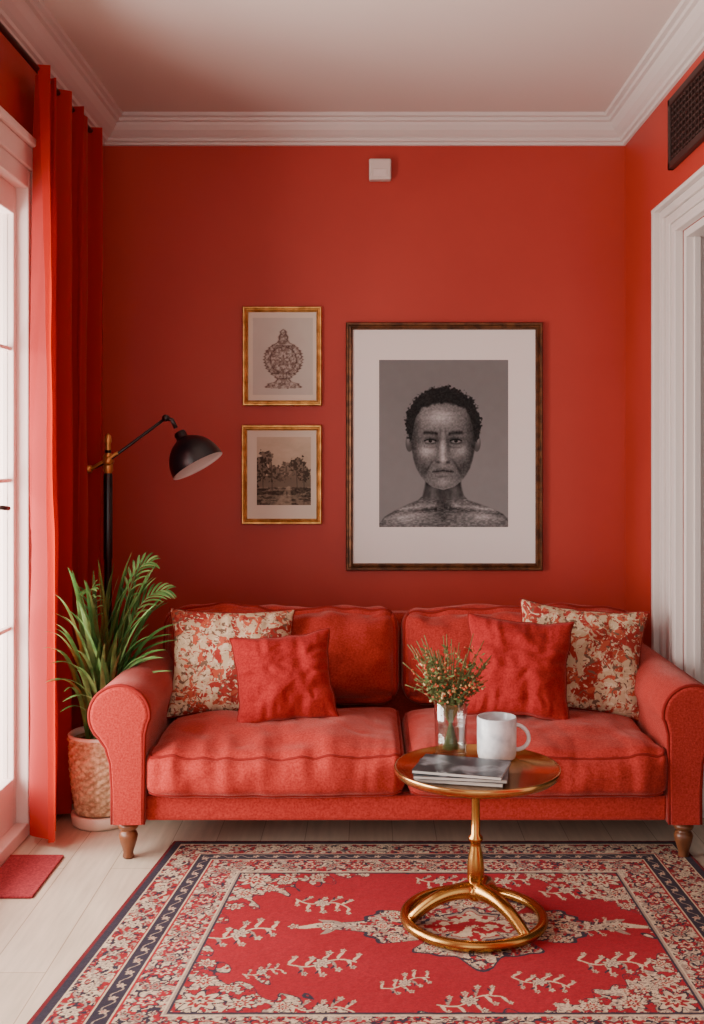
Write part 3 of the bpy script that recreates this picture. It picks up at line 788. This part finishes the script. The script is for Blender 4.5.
def spray(px,py,wpx,flip=1,rot=0):
    d=F*H/(py-VY); cx=(px-VX)/F*d; cy=d; s=wpx/F*d*.5
    X_=(rx-cx)+.004*(fbm(rx*60,ry*60,33,2)-.5); Y_=((ry-cy)+.004*(fbm(rx*60,ry*60,35,2)-.5))*.85
    dx=X_*math.cos(rot)+Y_*math.sin(rot); dy=-X_*math.sin(rot)+Y_*math.cos(rot)
    # curved main vine
    vy=dy-.18*s*np.sin(dx/s*3.0)
    put((np.abs(dx)<1.15*s)&(np.abs(vy)<.035*s),cream)
    for k in range(9):
        t=-1.08+.27*k; o=t*s; a=(1.15 if k%2 else -1.15)*flip; oy=.18*s*math.sin(t*3.0)
        ca,sa=math.cos(a),math.sin(a); L=s*(.62-.18*abs(t))
        leafm(dx-o,dy-oy,a,L,s*.065,(cream,tan,cream,cream)[k%4])
        ros(dx-o-ca*L*1.1,dy-oy-sa*L*1.1,s*(.13-.03*abs(t)),5,cream,(red,navy,tan)[k%3],tan)
        if k%2: leafm(dx-o-ca*L*.5,dy-oy-sa*L*.5,a+.8*flip,L*.5,s*.045,navy)
    ros(dx,dy,s*.30,6,cream,tan,navy)
sp=(pxx/.63)**1.7+(pyy/.49)**1.7+.13*np.sin(wx*34)*np.cos(wy*34)+.06*np.sin(wx*90+wy*60)
f1=fbm(wx*40,wy*40,51,3); f2=fbm(wx*70,wy*70,55,3)
m=sp>1.05
put(m,cream); put(m&(f1>.54),fred); put(m&(np.abs(f1-.53)<.016),navy); put(m&(f2>.60)&(f1<.5),tan); put(m&(np.abs(f2-.42)<.012),navy); put(m&(f2<.35),red)
cells=.085
for sx_ in (-1,1):
    for sy_ in (-1,1):
        for (ax_,ay_,r_) in ((.56,.40,.055),(.46,.41,.035),(.57,.29,.035),(.50,.33,.028),(.36,.425,.026),(.585,.19,.026)):
            dx=wx-sx_*ax_; dy=wy-sy_*ay_; mm_=np.hypot(dx,dy)<r_*1.3
            ros(dx,dy,r_,8,cream,red,navy)
put((sp>1.03)&(sp<1.05),navy)
mcx,mcy=.305,3.25
mx_=rx-mcx+.008*(fbm(rx*30,ry*30,41,2)-.5); my_=ry-mcy+.008*(fbm(rx*30,ry*30,43,2)-.5)
mr=np.hypot(mx_/.42,my_/.26); mth=np.arctan2(my_/.26,mx_/.42)
mb=.76+.15*np.cos(4*mth)+.10*np.cos(12*mth)+.05*np.cos(20*mth)
g1=fbm(mx_*50,my_*50,61,3); g2=fbm(mx_*85,my_*85,63,3)
m=mr<mb
put(mr<mb*1.04,navy); put(m,cream); put(m&(g1>.58),fred); put(m&(np.abs(g1-.565)<.018),navy); put(m&(g2>.61),tan); put(m&(g2<.36),navy); put(m&(np.abs(g1-.42)<.010),red)
for k in range(12):
    a=2*math.pi*k/12; ros(mx_-.27*math.cos(a),my_-.165*math.sin(a),.026,6,cream,fred,navy)
put(mr<mb*.50,navy); put(mr<mb*.46,tan); put(mr<mb*.40,fred); put((mr<mb*.38)&(g1>.5),cream)
for sg in (-1,1):
    leafm(sg*mx_-.38,my_,0,.15,.016,cream); leafm(sg*mx_-.38,my_,.6,.09,.012,tan); leafm(sg*mx_-.38,my_,-.6,.09,.012,tan); ros(sg*mx_-.43,my_,.028,6); ros(sg*mx_-.53,my_,.016,5)
for i,(a_,b_2,c_) in enumerate(((240,936,62),(322,906,50),(322,966,60),(322,1012,58),(405,986,46),(470,1004,60),(540,985,50),(566,893,48),(612,966,60),(676,930,52),(597,930,42),(440,884,44),(505,884,42),(625,900,44),(560,1018,52),(262,975,34),(655,990,40))):
    spray(a_,b_2,c_,1 if i%2 else -1,(.25,-.3,.1,-.15,.4)[i%5])
E=edge; along=np.where(np.minimum(uu,1-uu)*W<np.minimum(vv,1-vv)*1.545,wy,wx)
nb=fbm(lx_*58,ly_*58,81,3); nb2=fbm(lx_*90,ly_*90,83,3)
def cell(E0,per,R,n,c0,c1,c2,Mx,off=0,str_=1.0):
    t=(along/per)+off; d=(t-np.floor(t)-.5)*per; dx=d/str_; dy=E-E0
    r=np.hypot(dx,dy); tt=np.arctan2(dy,dx); b=R*(.78+.22*np.cos(n*tt))
    put(Mx&(r<b*1.2),c2); put(Mx&(r<b),c0); put(Mx&(r<b*.66),c1); put(Mx&(r<b*.42),c0); put(Mx&(r<b*.2),c2)
def vine(E0,amp,per,wd,c,Mx,off=0):
    put(Mx&(np.abs(E-E0-amp*np.sin(along/per*2*math.pi+off))<wd),c)
put(E<.316,navy); put(E<.309,tan); put(E<.303,cream)
m=(E<.297)&(E>.196)
put(m&(nb>.55),fred); put(m&(nb2>.61),tan); put(m&(nb2<.37),navy)
vine(.246,.030,.16,.0028,navy,m); vine(.246,.030,.16,.0028,fred,m,math.pi)
cell(.246,.16,.034,6,fred,cream,navy,m); cell(.246,.16,.024,5,tan,fred,navy,m,.5); cell(.282,.08,.009,5,navy,cream,fred,m,.25); cell(.210,.08,.009,5,navy,cream,fred,m,.25)
put((E<=.196)&(E>.190),fred); put((E<=.190)&(E>.186),cream)
m=(E<=.186)&(E>.138); put(m,navy); vine(.162,.010,.07,.002,tan,m); cell(.162,.07,.011,5,cream,fred,tan,m)
put((E<=.138)&(E>.133),cream); put((E<=.133)&(E>.129),fred)
m=(E<=.129)&(E>.044); put(m,red); put(m&(nb>.55),cream); put(m&(nb2>.62),navy); put(m&(nb2<.34),tan); vine(.086,.024,.13,.003,cream,m); vine(.086,.024,.13,.003,tan,m,math.pi); cell(.086,.13,.026,6,cream,tan,navy,m); cell(.086,.13,.016,5,tan,cream,navy,m,.5)
put((E<=.044)&(E>.039),cream); put((E<=.039)&(E>.016),navy); put(E<=.016,dred)
C=C*(1+.22*(fbm(lx_*260,ly_*260,91,2)-.5))[...,None]
C=C+ (14*(fbm(lx_*5,ly_*5,95,3)-.5))[...,None]
co=np.stack([rx,ry,rz],-1)
rg=colored_grid('persian_rug',co,nx,ny,C,vcmat('rug_wool',.95,.5,500,.04))
g=group('door_mat',(-1.155,3.65,0))
M_dm=mat('mat_weave',(124,18,30),.95,c2=(158,46,54),nscale=150,bump=.6,bscale=250)
box('pile',-1.25,-1.075,3.48,3.82,.0005,.008,M_dm,g,.003)
box('border_1',-1.252,-1.070,3.468,3.482,.0005,.009,M_dm,g,.003); box('border_2',-1.252,-1.070,3.818,3.832,.0005,.009,M_dm,g,.003); box('border_3',-1.079,-1.065,3.47,3.83,.0005,.009,M_dm,g,.003)

# ---------- light ----------
w=bpy.data.worlds.new('World'); bpy.context.scene.world=w; w.use_nodes=True
bg=w.node_tree.nodes['Background']; bg.inputs[0].default_value=(1,.96,.92,1); bg.inputs[1].default_value=2.0
L=bpy.data.lights.new('daylight_window','AREA'); L.shape='RECTANGLE'; L.size=1.7; L.size_y=2.6; L.energy=330; L.color=(1,.95,.89)
lo=link(bpy.data.objects.new('daylight_window',L)); lo.location=(-2.2,3.0,1.05); lo.rotation_euler=(0,-math.pi/2,0)
# camera
cam=bpy.data.cameras.new('camera'); co_=link(bpy.data.objects.new('camera',cam)); co_.location=(0,0,H); co_.rotation_euler=(math.pi/2,0,0)
cam.sensor_fit='AUTO'; cam.sensor_width=36; cam.lens=F*36/1024; cam.shift_x=-18/1024; cam.shift_y=-(512-VY)/1024
cam.clip_start=.05
bpy.context.scene.camera=co_
